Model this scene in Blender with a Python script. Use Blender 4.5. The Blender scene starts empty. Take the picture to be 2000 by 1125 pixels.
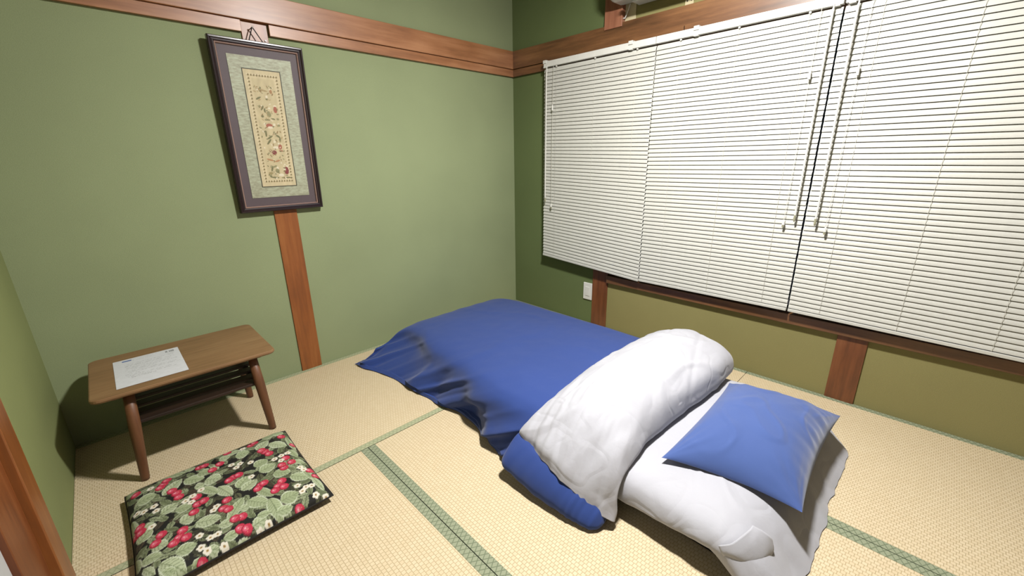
import bpy, bmesh, math, random
import numpy as np
from mathutils import Vector, Matrix, noise

# ---------------------------------------------------------------- camera, world, light, exposure
scn = bpy.context.scene
col = scn.collection
cam_data = bpy.data.cameras.new('camera')
cam_data.sensor_width = 36.0
cam_data.lens = 815.43 / 2000 * 36.0
cam_data.clip_start = 0.02
cam = bpy.data.objects.new('camera', cam_data)
col.objects.link(cam)
RX, RY, RZ = (0.713012, -0.700995, -0.014854), (0.216778, 0.200249, 0.955462), (0.666799, 0.684475, -0.294741)
cam.matrix_world = Matrix(((RX[0], RY[0], -RZ[0], -2.3024), (RX[1], RY[1], -RZ[1], -2.3190),
                           (RX[2], RY[2], -RZ[2], 1.1086), (0, 0, 0, 1)))
scn.camera = cam
world = bpy.data.worlds.new('night')
world.use_nodes = True
world.node_tree.nodes['Background'].inputs[0].default_value = (0.02, 0.025, 0.035, 1)
world.node_tree.nodes['Background'].inputs[1].default_value = 0.3
scn.world = world
scn.view_settings.view_transform = 'Standard'
scn.view_settings.look = 'None'
scn.view_settings.gamma = 1.0
scn.view_settings.use_curve_mapping = False
scn.view_settings.exposure = 0.0
LAMP_XYZ = (-1.15, -1.68, 2.14)
LAMP_STRENGTH = 1110.0
LAMP_COLOR = (1.0, 0.98, 0.95)

ROOM_X, ROOM_Y, ROOM_Z = -2.581, -3.52, 2.36

# ---------------------------------------------------------------- helpers
ALBEDO = 0.70      # keeps the bounce light of the small room low, as in the photograph
def lin(h):
    h = h.lstrip('#')
    c = [int(h[i:i + 2], 16) / 255 for i in (0, 2, 4)]
    return tuple(ALBEDO * (x / 12.92 if x <= 0.04045 else ((x + 0.055) / 1.055) ** 2.4) for x in c) + (1.0,)

def nodes(name, rough=0.6, color=None, spec=0.5):
    m = bpy.data.materials.new(name)
    m.use_nodes = True
    nt = m.node_tree
    b = nt.nodes['Principled BSDF']
    b.inputs['Roughness'].default_value = rough
    b.inputs['Specular IOR Level'].default_value = spec
    if color:
        b.inputs['Base Color'].default_value = color
    return m, nt, b

def N(nt, kind, **kw):
    n = nt.nodes.new(kind)
    for k, v in kw.items():
        if k in n.inputs.keys() if isinstance(k, str) else False:
            n.inputs[k].default_value = v
        else:
            setattr(n, k, v)
    return n

def mapping(nt, scale=(1, 1, 1), rot=(0, 0, 0), loc=(0, 0, 0)):
    tc = nt.nodes.new('ShaderNodeTexCoord')
    mp = nt.nodes.new('ShaderNodeMapping')
    mp.inputs['Scale'].default_value = scale
    mp.inputs['Rotation'].default_value = rot
    mp.inputs['Location'].default_value = loc
    nt.links.new(tc.outputs['Object'], mp.inputs['Vector'])
    return mp.outputs['Vector']

def noise_tex(nt, vec, scale, detail=4, rough=0.5):
    n = nt.nodes.new('ShaderNodeTexNoise')
    n.inputs['Scale'].default_value = scale
    n.inputs['Detail'].default_value = detail
    n.inputs['Roughness'].default_value = rough
    nt.links.new(vec, n.inputs['Vector'])
    return n.outputs['Fac']

def ramp(nt, fac, stops):
    r = nt.nodes.new('ShaderNodeValToRGB')
    e = r.color_ramp.elements
    while len(e) < len(stops):
        e.new(0.5)
    for el, (p, c) in zip(e, stops):
        el.position = p
        el.color = c
    nt.links.new(fac, r.inputs['Fac'])
    return r.outputs['Color']

def bump(nt, b, height, strength=0.3, dist=0.002):
    n = nt.nodes.new('ShaderNodeBump')
    n.inputs['Strength'].default_value = strength
    n.inputs['Distance'].default_value = dist
    nt.links.new(height, n.inputs['Height'])
    nt.links.new(n.outputs['Normal'], b.inputs['Normal'])

def math_node(nt, op, a, b=None, c=None):
    n = nt.nodes.new('ShaderNodeMath')
    n.operation = op
    for i, v in enumerate((a, b, c)):
        if v is None:
            continue
        if isinstance(v, (int, float)):
            n.inputs[i].default_value = v
        else:
            nt.links.new(v, n.inputs[i])
    return n.outputs[0]

def mix(nt, fac, a, b):
    n = nt.nodes.new('ShaderNodeMix')
    n.data_type = 'RGBA'
    for i, v in ((0, fac), (6, a), (7, b)):
        if isinstance(v, (int, float, tuple)):
            n.inputs[i].default_value = v
        else:
            nt.links.new(v, n.inputs[i])
    return n.outputs[2]

ORG = {}
def link(o, parent=None):
    col.objects.link(o)
    if parent is not None:
        o.parent = parent
    return o

def mesh_obj(name, verts, faces, mat, parent=None, smooth=False, colors=None):
    """verts in world space; the object sits at its parent's world origin"""
    off = Vector(ORG.get(parent.name, (0, 0, 0))) if parent is not None else Vector((0, 0, 0))
    me = bpy.data.meshes.new(name)
    v = np.asarray(verts, dtype=float) - np.array(off)
    if parent is None:      # origin at own centre, on its lowest level
        c = np.array([(v[:, 0].min() + v[:, 0].max()) / 2, (v[:, 1].min() + v[:, 1].max()) / 2, v[:, 2].min()])
        v = v - c
    me.from_pydata([tuple(p) for p in v], [], [tuple(f) for f in faces])
    if colors is not None:
        ca = me.color_attributes.new('print', 'FLOAT_COLOR', 'POINT')
        ca.data.foreach_set('color', np.asarray(colors, dtype=np.float32).ravel())
    if mat:
        me.materials.append(mat)
    if smooth:
        me.polygons.foreach_set('use_smooth', [True] * len(me.polygons))
    me.update()
    o = bpy.data.objects.new(name, me)
    link(o, parent)
    if parent is None:
        o.location = c
        ORG[o.name] = tuple(c)
    else:
        ORG[o.name] = tuple(off)
    return o

def thing(name, loc, label, cat, group=None):
    o = bpy.data.objects.new(name, None)
    o.empty_display_size = 0.05
    col.objects.link(o)
    o.location = loc
    ORG[o.name] = tuple(loc)
    o['label'] = label
    o['category'] = cat
    if group:
        o['group'] = group
    return o

class MB:
    """collects shapes in world space, built as one mesh"""
    def __init__(s):
        s.v, s.f = [], []
    def add(s, v, f):
        n = len(s.v)
        s.v += [tuple(p) for p in v]
        s.f += [tuple(i + n for i in q) for q in f]
        return s
    def box(s, x0, x1, y0, y1, z0, z1, bev=0.0):
        if bev <= 0:
            v = [(x, y, z) for x in (x0, x1) for y in (y0, y1) for z in (z0, z1)]
            f = [(0, 1, 3, 2), (4, 6, 7, 5), (0, 4, 5, 1), (2, 3, 7, 6), (0, 2, 6, 4), (1, 5, 7, 3)]
            return s.add(v, f)
        bm = bmesh.new()
        bmesh.ops.create_cube(bm, size=1.0)
        for w in bm.verts:
            w.co = Vector(((x0 + x1) / 2 + w.co.x * (x1 - x0), (y0 + y1) / 2 + w.co.y * (y1 - y0), (z0 + z1) / 2 + w.co.z * (z1 - z0)))
        bmesh.ops.bevel(bm, geom=bm.edges[:], offset=bev, segments=2, affect='EDGES', profile=0.5)
        bm.verts.index_update()
        s.add([w.co[:] for w in bm.verts], [[w.index for w in q.verts] for q in bm.faces])
        bm.free()
        return s
    def tube(s, pts, r, n=8, cap=True):
        pts = [Vector(p) for p in pts]
        rr = r if isinstance(r, (list, tuple)) else [r] * len(pts)
        v, f = [], []
        t0 = (pts[1] - pts[0]).normalized()
        up = Vector((0, 0, 1)) if abs(t0.z) < 0.9 else Vector((1, 0, 0))
        a = t0.cross(up).normalized()
        for i, p in enumerate(pts):
            t = (pts[min(i + 1, len(pts) - 1)] - pts[max(i - 1, 0)]).normalized()
            a = (a - t * a.dot(t)).normalized()
            b = t.cross(a)
            for k in range(n):
                g = 2 * math.pi * k / n
                v.append(p + (a * math.cos(g) + b * math.sin(g)) * rr[i])
        for i in range(len(pts) - 1):
            for k in range(n):
                f.append((i * n + k, i * n + (k + 1) % n, (i + 1) * n + (k + 1) % n, (i + 1) * n + k))
        if cap:
            f.append(tuple(range(n))[::-1])
            f.append(tuple(range((len(pts) - 1) * n, len(pts) * n)))
        return s.add(v, f)
    def build(s, name, mat, parent=None, smooth=False):
        return mesh_obj(name, s.v, s.f, mat, parent, smooth)

def grid_faces(nu, nv, wrap=False, off=0):
    f = []
    for i in range(nu - 1):
        for j in range(nv - (0 if wrap else 1)):
            a, b = i * nv + j, i * nv + (j + 1) % nv
            f.append((off + a, off + b, off + b + nv, off + a + nv))
    return f

def catmull(P, n):
    """P: (k, ..., 3) array -> (n, ..., 3) smooth interpolation along axis 0"""
    P = np.asarray(P, dtype=float)
    k = len(P)
    Q = np.concatenate([[2 * P[0] - P[1]], P, [2 * P[-1] - P[-2]]])
    out = []
    for t in np.linspace(0, k - 1, n):
        i = min(int(t), k - 2)
        u = t - i
        p0, p1, p2, p3 = Q[i], Q[i + 1], Q[i + 2], Q[i + 3]
        out.append(0.5 * ((2 * p1) + (-p0 + p2) * u + (2 * p0 - 5 * p1 + 4 * p2 - p3) * u ** 2 + (-p0 + 3 * p1 - 3 * p2 + p3) * u ** 3))
    return np.array(out)

def net_surface(net, nu, nv):
    a = catmull(np.asarray(net, dtype=float), nu)                 # along stations
    return catmull(a.transpose(1, 0, 2), nv).transpose(1, 0, 2)   # across

def grid_normals(G):
    du = np.gradient(G, axis=0)
    dv = np.gradient(G, axis=1)
    n = np.cross(du, dv)
    l = np.linalg.norm(n, axis=2, keepdims=True)
    return n / np.maximum(l, 1e-9)

def nz(x, y, z=0.0):
    return noise.noise(Vector((x, y, z)))

def ridge(x, y, z=0.0):
    return (1 - abs(nz(x, y, z)) * 2.2)

def sset(o):
    o['kind'] = 'structure'
    return o

# ---------------------------------------------------------------- materials
def plaster(name, c, var=0.12):
    m, nt, b = nodes(name, 0.85, spec=0.25)
    v = mapping(nt)
    f = noise_tex(nt, v, 420, 2, 0.6)
    g = noise_tex(nt, v, 2.2, 3)
    dark = tuple(x * (1 - var) for x in c[:3]) + (1,)
    lite = tuple(min(1, x * (1 + var)) for x in c[:3]) + (1,)
    k = math_node(nt, 'ADD', math_node(nt, 'MULTIPLY', f, 0.65), math_node(nt, 'MULTIPLY', g, 0.35))
    nt.links.new(ramp(nt, k, [(0.33, dark), (0.67, lite)]), b.inputs['Base Color'])
    bump(nt, b, f, 0.35, 0.0015)
    return m

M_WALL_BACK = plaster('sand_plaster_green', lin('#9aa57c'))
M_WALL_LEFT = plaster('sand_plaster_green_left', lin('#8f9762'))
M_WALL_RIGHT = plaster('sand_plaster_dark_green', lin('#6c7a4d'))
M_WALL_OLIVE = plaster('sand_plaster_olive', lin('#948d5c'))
M_CEIL = plaster('ceiling_board', lin('#6a523a'), 0.05)
M_WALL_FRONT = plaster('brown_board_wall', lin('#6b5a44'), 0.05)

def wood(name, c_dark, c_mid, c_lite, axis='x', rough=0.42, grain=14.0, coat=0.0):
    m, nt, b = nodes(name, rough, spec=0.5)
    s = {'x': (1.0, 14, 14), 'y': (14, 1.0, 14), 'z': (14, 14, 1.0)}[axis]
    v = mapping(nt, s)
    f = noise_tex(nt, v, grain / 4, 6, 0.62)
    v2 = mapping(nt, tuple(1.5 if q == 1.0 else 3.5 for q in s))
    g = noise_tex(nt, v2, 2.0, 4, 0.5)
    k = math_node(nt, 'ADD', math_node(nt, 'MULTIPLY', f, 0.55), math_node(nt, 'MULTIPLY', g, 0.45))
    nt.links.new(ramp(nt, k, [(0.34, c_dark), (0.5, c_mid), (0.66, c_lite)]), b.inputs['Base Color'])
    bump(nt, b, f, 0.18, 0.001)
    b.inputs['Coat Weight'].default_value = coat
    b.inputs['Coat Roughness'].default_value = 0.3
    return m

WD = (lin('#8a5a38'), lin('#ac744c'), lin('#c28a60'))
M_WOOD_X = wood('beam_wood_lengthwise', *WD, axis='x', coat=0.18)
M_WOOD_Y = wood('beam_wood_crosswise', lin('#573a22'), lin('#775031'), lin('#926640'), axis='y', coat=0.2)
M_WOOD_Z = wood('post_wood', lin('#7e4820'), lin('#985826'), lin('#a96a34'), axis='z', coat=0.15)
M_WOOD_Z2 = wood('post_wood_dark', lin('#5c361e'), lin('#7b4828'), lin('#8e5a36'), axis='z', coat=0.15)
M_WOOD_PALE = wood('stub_wood', lin('#8a5640'), lin('#a36c52'), lin('#b37c60'), axis='z')
M_WOOD_DOOR = wood('door_stile_wood', lin('#6b3618'), lin('#85481f'), lin('#96562a'), axis='z', coat=0.1)
M_TABLE = wood('table_wood', lin('#7e5d3c'), lin('#906c48'), lin('#9c7a54'), axis='x', rough=0.45, grain=22)
M_TABLE_LEG = wood('table_leg_wood', lin('#503220'), lin('#6c4429'), lin('#7c5234'), axis='z', rough=0.45)
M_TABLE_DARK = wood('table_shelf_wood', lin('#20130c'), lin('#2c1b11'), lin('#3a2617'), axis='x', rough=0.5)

def plain(name, c, rough=0.5, spec=0.5, metal=0.0):
    m, nt, b = nodes(name, rough, spec=spec)
    v = mapping(nt)
    f = noise_tex(nt, v, 35, 3)
    d = tuple(x * 0.95 for x in c[:3]) + (1,)
    nt.links.new(ramp(nt, f, [(0.3, d), (0.7, c)]), b.inputs['Base Color'])
    b.inputs['Metallic'].default_value = metal
    return m

M_SLAT = plain('slat_white_enamel', lin('#dad9d0'), 0.38)
M_WHITE = plain('white_plastic', lin('#eeede6'), 0.35)
M_CORD = plain('white_cord', lin('#dcd9cc'), 0.7)
M_TASSEL = plain('clear_grey_plastic', lin('#a8a68c'), 0.3)
M_AC = plain('white_plastic_unit', lin('#dfe0dc'), 0.35)
M_PLATE = plain('beige_steel_plate', lin('#d8cba4'), 0.5)
M_BLACK = plain('black_cloth', lin('#0b0b10'), 0.9, 0.2)
M_ALU = plain('window_aluminium', lin('#8c8f92'), 0.4, metal=0.6)
M_FRAME = plain('dark_lacquer', lin('#2b1d20'), 0.28)
M_LIP = plain('rose_gilt_lip', lin('#c9a79a'), 0.3, metal=0.55)
M_MATDARK = plain('purple_grey_mat', lin('#5a4c50'), 0.6)
M_NAIL = plain('steel_nail', lin('#3a3530'), 0.35, metal=0.9)
M_STRING = plain('black_string', lin('#141210'), 0.8)
M_PANELWHITE = plain('white_door_paper', lin('#c9c9c9'), 0.85)
M_GAP = plain('dark_gap', lin('#3a3020'), 0.9)

def glass_dark():
    m, nt, b = nodes('window_glass', 0.03, lin('#f4f8f8'))
    b.inputs['Transmission Weight'].default_value = 1.0
    b.inputs['IOR'].default_value = 1.45
    return m
M_GLASS = glass_dark()

def cloth(name, c, weave=900.0, strength=0.12, sheen=0.15, rough=0.85, crease=0.18):
    m, nt, b = nodes(name, rough, spec=0.25)
    v = mapping(nt)
    f = noise_tex(nt, v, 3.0, 3)
    d = tuple(x * 0.93 for x in c[:3]) + (1,)
    nt.links.new(ramp(nt, f, [(0.3, d), (0.7, c)]), b.inputs['Base Color'])
    w = noise_tex(nt, v, weave, 2)
    h = noise_tex(nt, mapping(nt, (1, 1, 1)), 18, 4, 0.55)
    cr = noise_tex(nt, mapping(nt, (1, 1.4, 1), (0, 0, .4)), 4.2, 1.5, 0.45)
    line = math_node(nt, 'MINIMUM', math_node(nt, 'MULTIPLY', math_node(nt, 'ABSOLUTE', math_node(nt, 'SUBTRACT', cr, 0.5)), 22.0), 1.0)
    cr2 = noise_tex(nt, mapping(nt, (1.3, 1, 1), (0, 0, -.7), (3, 1, 0)), 5.5, 1.0, 0.45)
    line2 = math_node(nt, 'MINIMUM', math_node(nt, 'MULTIPLY', math_node(nt, 'ABSOLUTE', math_node(nt, 'SUBTRACT', cr2, 0.52)), 26.0), 1.0)
    h = math_node(nt, 'ADD', h, math_node(nt, 'MULTIPLY', math_node(nt, 'ADD', line, line2), crease))
    k = math_node(nt, 'ADD', math_node(nt, 'MULTIPLY', w, 0.08), h)
    bump(nt, b, k, strength, 0.006)
    b.inputs['Sheen Weight'].default_value = sheen
    return m
M_BLUE = cloth('blue_cotton', lin('#2d4689'))
M_BLUE_PILLOW = cloth('blue_cotton_pillow', lin('#4a62a0'), sheen=0.3)
M_SHEET = cloth('white_cotton', lin('#c3c3ca'), strength=0.30, crease=0.5)

def tatami_mat_material(name, along_x):
    m, nt, b = nodes(name, 0.62, spec=0.3)
    v = mapping(nt, (1, 1, 1), (0, 0, 0 if along_x else math.pi / 2))
    br = nt.nodes.new('ShaderNodeTexBrick')
    nt.links.new(v, br.inputs['Vector'])
    br.offset = 0.5
    br.inputs['Scale'].default_value = 1.0
    br.inputs['Brick Width'].default_value = 0.0125
    br.inputs['Row Height'].default_value = 0.0125
    br.inputs['Mortar Size'].default_value = 0.0011
    br.inputs['Mortar Smooth'].default_value = 0.6
    br.inputs['Bias'].default_value = 0.0
    br.inputs['Color1'].default_value = lin('#e8d4b2')
    br.inputs['Color2'].default_value = lin('#e0caa6')
    br.inputs['Mortar'].default_value = lin('#bda67a')
    st = noise_tex(nt, mapping(nt, (1, 1, 1) if along_x else (1, 1, 1)), 3.0, 3)
    sv = mapping(nt, (420, 6, 1) if along_x else (6, 420, 1))
    fine = noise_tex(nt, sv, 1.0, 2)
    c1 = mix(nt, math_node(nt, 'MULTIPLY', st, 0.35), br.outputs['Color'], lin('#e0d3b0'))
    c2 = mix(nt, math_node(nt, 'MULTIPLY', fine, 0.30), c1, lin('#d2c09a'))
    nt.links.new(c2, b.inputs['Base Color'])
    h = math_node(nt, 'SUBTRACT', math_node(nt, 'MULTIPLY', fine, 0.25), br.outputs['Fac'])
    bump(nt, b, h, 0.6, 0.0018)
    return m
M_TATAMI_X = tatami_mat_material('rush_weave_lengthwise', True)
M_TATAMI_Y = tatami_mat_material('rush_weave_crosswise', False)

def heri(name, base, line, rot):
    m, nt, b = nodes(name, 0.75, spec=0.3)
    v = mapping(nt, (1, 1, 1), (0, 0, rot))
    sp = nt.nodes.new('ShaderNodeSeparateXYZ')
    nt.links.new(v, sp.inputs[0])
    p = 0.018
    def lines(sgn):
        s = math_node(nt, 'MULTIPLY_ADD', sp.outputs[1], 0.62 * sgn, sp.outputs[0])
        fr = math_node(nt, 'FRACT', math_node(nt, 'DIVIDE', s, p))
        return math_node(nt, 'LESS_THAN', math_node(nt, 'ABSOLUTE', math_node(nt, 'SUBTRACT', fr, 0.5)), 0.09)
    k = math_node(nt, 'MAXIMUM', lines(1.0), lines(-1.0))
    nn = noise_tex(nt, v, 900, 1)
    bc = mix(nt, math_node(nt, 'MULTIPLY', nn, 0.5), base, line)
    nt.links.new(mix(nt, k, bc, line), b.inputs['Base Color'])
    bump(nt, b, k, 0.3, 0.0006)
    return m
M_HERI_X = heri('border_cloth_sheen_tint', lin('#b6b996'), lin('#9aa07c'), 0.0)  # same cloth, its sheen painted in as a lighter base tint
M_HERI_Y = heri('border_cloth_green', lin('#a3a98c'), lin('#747d62'), math.pi / 2)

def print_material(name, rough, weave=700):
    m, nt, b = nodes(name, rough, spec=0.3)
    a = nt.nodes.new('ShaderNodeVertexColor')
    a.layer_name = 'print'
    v = mapping(nt)
    f = noise_tex(nt, v, weave, 2)
    nt.links.new(mix(nt, math_node(nt, 'MULTIPLY', f, 0.16), a.outputs['Color'], (0, 0, 0, 1)), b.inputs['Base Color'])
    bump(nt, b, f, 0.15, 0.0008)
    return m
M_PRINT = print_material('strawberry_print_cotton', 0.8)
M_EMBROIDERY = print_material('embroidered_silk', 0.6, 300)
M_PAPER = print_material('printed_paper', 0.6, 50)

def silk_mat():
    m, nt, b = nodes('ribbed_sage_silk', 0.5, spec=0.4)
    v = mapping(nt, (1.0, 1.0, 2.6), (0, 0.25, 0))
    f = noise_tex(nt, v, 55, 4, 0.6)
    g = noise_tex(nt, mapping(nt), 4, 2)
    k = math_node(nt, 'ADD', math_node(nt, 'MULTIPLY', f, 0.75), math_node(nt, 'MULTIPLY', g, 0.25))
    nt.links.new(ramp(nt, k, [(0.36, lin('#97967c')), (0.52, lin('#b0b398')), (0.66, lin('#bdc3a8'))]), b.inputs['Base Color'])
    bump(nt, b, f, 0.4, 0.001)
    return m
M_SILK = silk_mat()

# ================================================================= THE SETTING
X0, Y1 = ROOM_X, ROOM_Y
floor = sset(MB().box(X0 - .1, .1, Y1 - .1, .1, -.14, -.05).build('floor', M_GAP))
def tatami(x0, x1, y0, y1, along_x, sheen_tint=False):
    e = 0.0012
    x0 += e; x1 -= e; y0 += e; y1 -= e
    t = MB().box(x0, x1, y0, y1, -.05, 0.0).build('tatami_mat', M_TATAMI_X if along_x else M_TATAMI_Y, floor)
    w = 0.029
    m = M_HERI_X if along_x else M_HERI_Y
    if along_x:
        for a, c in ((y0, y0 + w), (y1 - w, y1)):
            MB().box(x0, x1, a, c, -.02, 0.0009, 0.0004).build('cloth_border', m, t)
    else:
        for a, c in ((x0, x0 + w), (x1 - w, x1)):
            MB().box(a, c, y0, y1, -.02, 0.0009, 0.0004).build('cloth_border', m, t)
XA, XB = -1.730, -0.873
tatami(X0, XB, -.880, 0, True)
tatami(XB, 0, -1.760, 0, False)
tatami(X0, XA, -2.640, -.880, False)
tatami(XA, XB, -2.640, -.880, False)
tatami(XB, 0, Y1, -1.760, False)
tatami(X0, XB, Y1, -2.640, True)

wall_back = sset(MB().box(X0 - .1, .1, 0, .1, -.05, ROOM_Z).build('wall_back', M_WALL_BACK))
# right wall: plaster left of the first post, then lower and upper panels around the window opening
P1A, P1B, P2A, P2B = -.750, -.866, -2.099, -2.209
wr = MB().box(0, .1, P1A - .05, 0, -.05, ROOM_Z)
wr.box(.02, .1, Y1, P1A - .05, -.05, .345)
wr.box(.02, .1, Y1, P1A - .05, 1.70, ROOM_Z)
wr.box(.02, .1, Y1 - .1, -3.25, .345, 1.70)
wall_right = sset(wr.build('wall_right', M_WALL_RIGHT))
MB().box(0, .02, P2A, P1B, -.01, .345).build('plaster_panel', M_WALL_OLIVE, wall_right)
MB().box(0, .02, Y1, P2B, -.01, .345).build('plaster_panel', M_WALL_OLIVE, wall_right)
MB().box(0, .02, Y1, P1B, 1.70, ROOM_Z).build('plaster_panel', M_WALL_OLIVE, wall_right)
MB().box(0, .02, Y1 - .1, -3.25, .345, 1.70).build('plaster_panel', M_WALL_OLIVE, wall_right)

DY = -.800      # left wall plaster ends at the door post
wl = MB().box(X0 - .1, X0, DY, 0, -.05, ROOM_Z)
wl.box(X0 - .1, X0, Y1 - .1, -2.75, -.05, ROOM_Z)
wl.box(X0 - .1, X0, -2.75, DY, 1.82, ROOM_Z)
wall_left = sset(wl.build('wall_left', M_WALL_LEFT))
sset(MB().box(X0 - .1, .1, Y1 - .1, Y1, -.05, ROOM_Z).build('wall_front', M_WALL_FRONT))
sset(MB().box(X0 - .1, .1, Y1 - .1, .1, ROOM_Z, ROOM_Z + .05).build('ceiling', M_CEIL))

# beams (nageshi) on the back and right walls
t1 = sset(MB().box(X0, -.0, -.030, 0, 1.707, 1.818, .002).build('trim_1', M_WOOD_X)); t1['label'] = 'long brown wooden beam across the back wall'
sset(MB().box(X0, -1.684, -.018, 0, 1.660, 1.7065, .0015).build('trim_2', M_WOOD_X))
sset(MB().box(-1.572, -.0, -.018, 0, 1.660, 1.7065, .0015).build('trim_3', M_WOOD_X))
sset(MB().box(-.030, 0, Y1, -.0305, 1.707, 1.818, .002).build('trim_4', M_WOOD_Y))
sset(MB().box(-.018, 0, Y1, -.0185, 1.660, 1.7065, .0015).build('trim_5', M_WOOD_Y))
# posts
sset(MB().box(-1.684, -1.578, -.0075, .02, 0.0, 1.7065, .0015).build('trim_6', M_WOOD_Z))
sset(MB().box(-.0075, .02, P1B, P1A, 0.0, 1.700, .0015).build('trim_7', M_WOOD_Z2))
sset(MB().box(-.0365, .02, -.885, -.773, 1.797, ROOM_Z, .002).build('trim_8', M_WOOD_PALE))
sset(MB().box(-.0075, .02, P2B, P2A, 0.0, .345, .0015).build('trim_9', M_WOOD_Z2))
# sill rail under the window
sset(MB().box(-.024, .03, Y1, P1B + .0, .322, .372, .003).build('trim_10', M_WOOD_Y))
# left wall: post and sliding door beside it
sset(MB().box(X0 - .08, X0 + .010, -.905, DY, 0.0, ROOM_Z, .003).build('trim_11', M_WOOD_Z))
door = sset(MB().box(X0 - .045, X0 - .020, -1.80, -1.085, 0.0, 1.80, .002).build('door_1', M_PANELWHITE))
MB().box(X0 - .055, X0 - .008, -1.085, -.906, 0.0, 1.80, .002).build('stile', M_WOOD_DOOR, door)
MB().box(X0 - .045, X0 - .020, -2.75, -1.80, 0.0, 1.82, .002).build('door_leaf', M_PANELWHITE, door)

# window behind the blinds
win = sset(MB().box(.03, .07, -3.25, P1A - .05, .345, .385).build('window_1', M_ALU))
fb = MB().box(.03, .07, -3.25, P1A - .05, 1.66, 1.70)
for y in (-.82, -1.62, -2.42, -3.23):
    fb.box(.03, .07, y - .02, y + .02, .385, 1.66)
fb.build('frame', M_ALU, win)
for a, c in ((-1.60, -.84), (-2.40, -1.64), (-3.21, -2.44)):
    MB().box(.048, .053, a, c, .385, 1.66).build('pane', M_GLASS, win)
BERRIES= [(-2.419, -0.615), (-2.346, -0.635), (-2.356, -0.648), (-2.336, -0.617), (-2.32, -0.722), (-2.33, -0.698), (-2.317, -0.748), (-2.242, -0.621), (-2.228, -0.622), (-2.186, -0.655), (-2.212, -0.676), (-2.152, -0.597), (-2.076, -0.615), (-2.063, -0.607), (-2.049, -0.702), (-2.041, -0.724), (-2.057, -0.685), (-1.974, -0.635), (-1.953, -0.71), (-2.167, -0.777), (-2.152, -0.776), (-2.182, -0.783), (-2.293, -0.859), (-2.279, -0.828), (-2.261, -0.826), (-2.275, -0.79), (-2.208, -0.879), (-2.224, -0.911), (-2.213, -0.926), (-2.189, -0.987), (-2.207, -0.981), (-2.204, -1.026), (-2.189, -1.037), (-2.11, -0.883), (-2.122, -0.894), (-2.1, -0.881), (-2.053, -0.913), (-2.07, -0.931), (-2.056, -0.946), (-2.083, -0.945), (-2.005, -0.794), (-1.996, -0.831), (-2.026, -0.848), (-2.027, -0.826), (-1.961, -0.911), (-1.955, -0.951), (-2.047, -1.059), (-2.422, -0.801), (-2.432, -0.827), (-2.421, -0.826), (-2.377, -0.889), (-2.393, -0.913), (-2.329, -0.919), (-2.341, -0.942), (-2.326, -0.955), (-2.355, -0.954), (-2.308, -1.063)]
FLOWERS= [(-2.38, -0.624), (-2.38, -0.736), (-2.406, -0.736), (-2.423, -0.723), (-2.377, -0.764), (-2.284, -0.774), (-2.259, -0.762), (-2.291, -0.803), (-2.304, -0.785), (-2.157, -0.694), (-2.133, -0.709), (-2.104, -0.73), (-2.148, -0.724), (-2.122, -0.815), (-2.247, -0.895), (-2.237, -0.884), (-2.012, -0.768), (-1.99, -0.766), (-2.021, -0.797), (-2.036, -0.772), (-1.983, -0.879), (-1.977, -0.898), (-2.022, -0.972), (-2.003, -0.996), (-1.986, -1.001), (-1.989, -1.043), (-2.018, -1.006), (-2.297, -0.975), (-2.275, -1.003), (-2.257, -1.004), (-2.252, -1.049), (-2.29, -1.039), (-2.301, -1.022), (-2.394, -0.83), (-2.105, -0.616), (-2.136, -1.053), (-2.161, -1.059), (-1.965, -1.061)]
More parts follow.
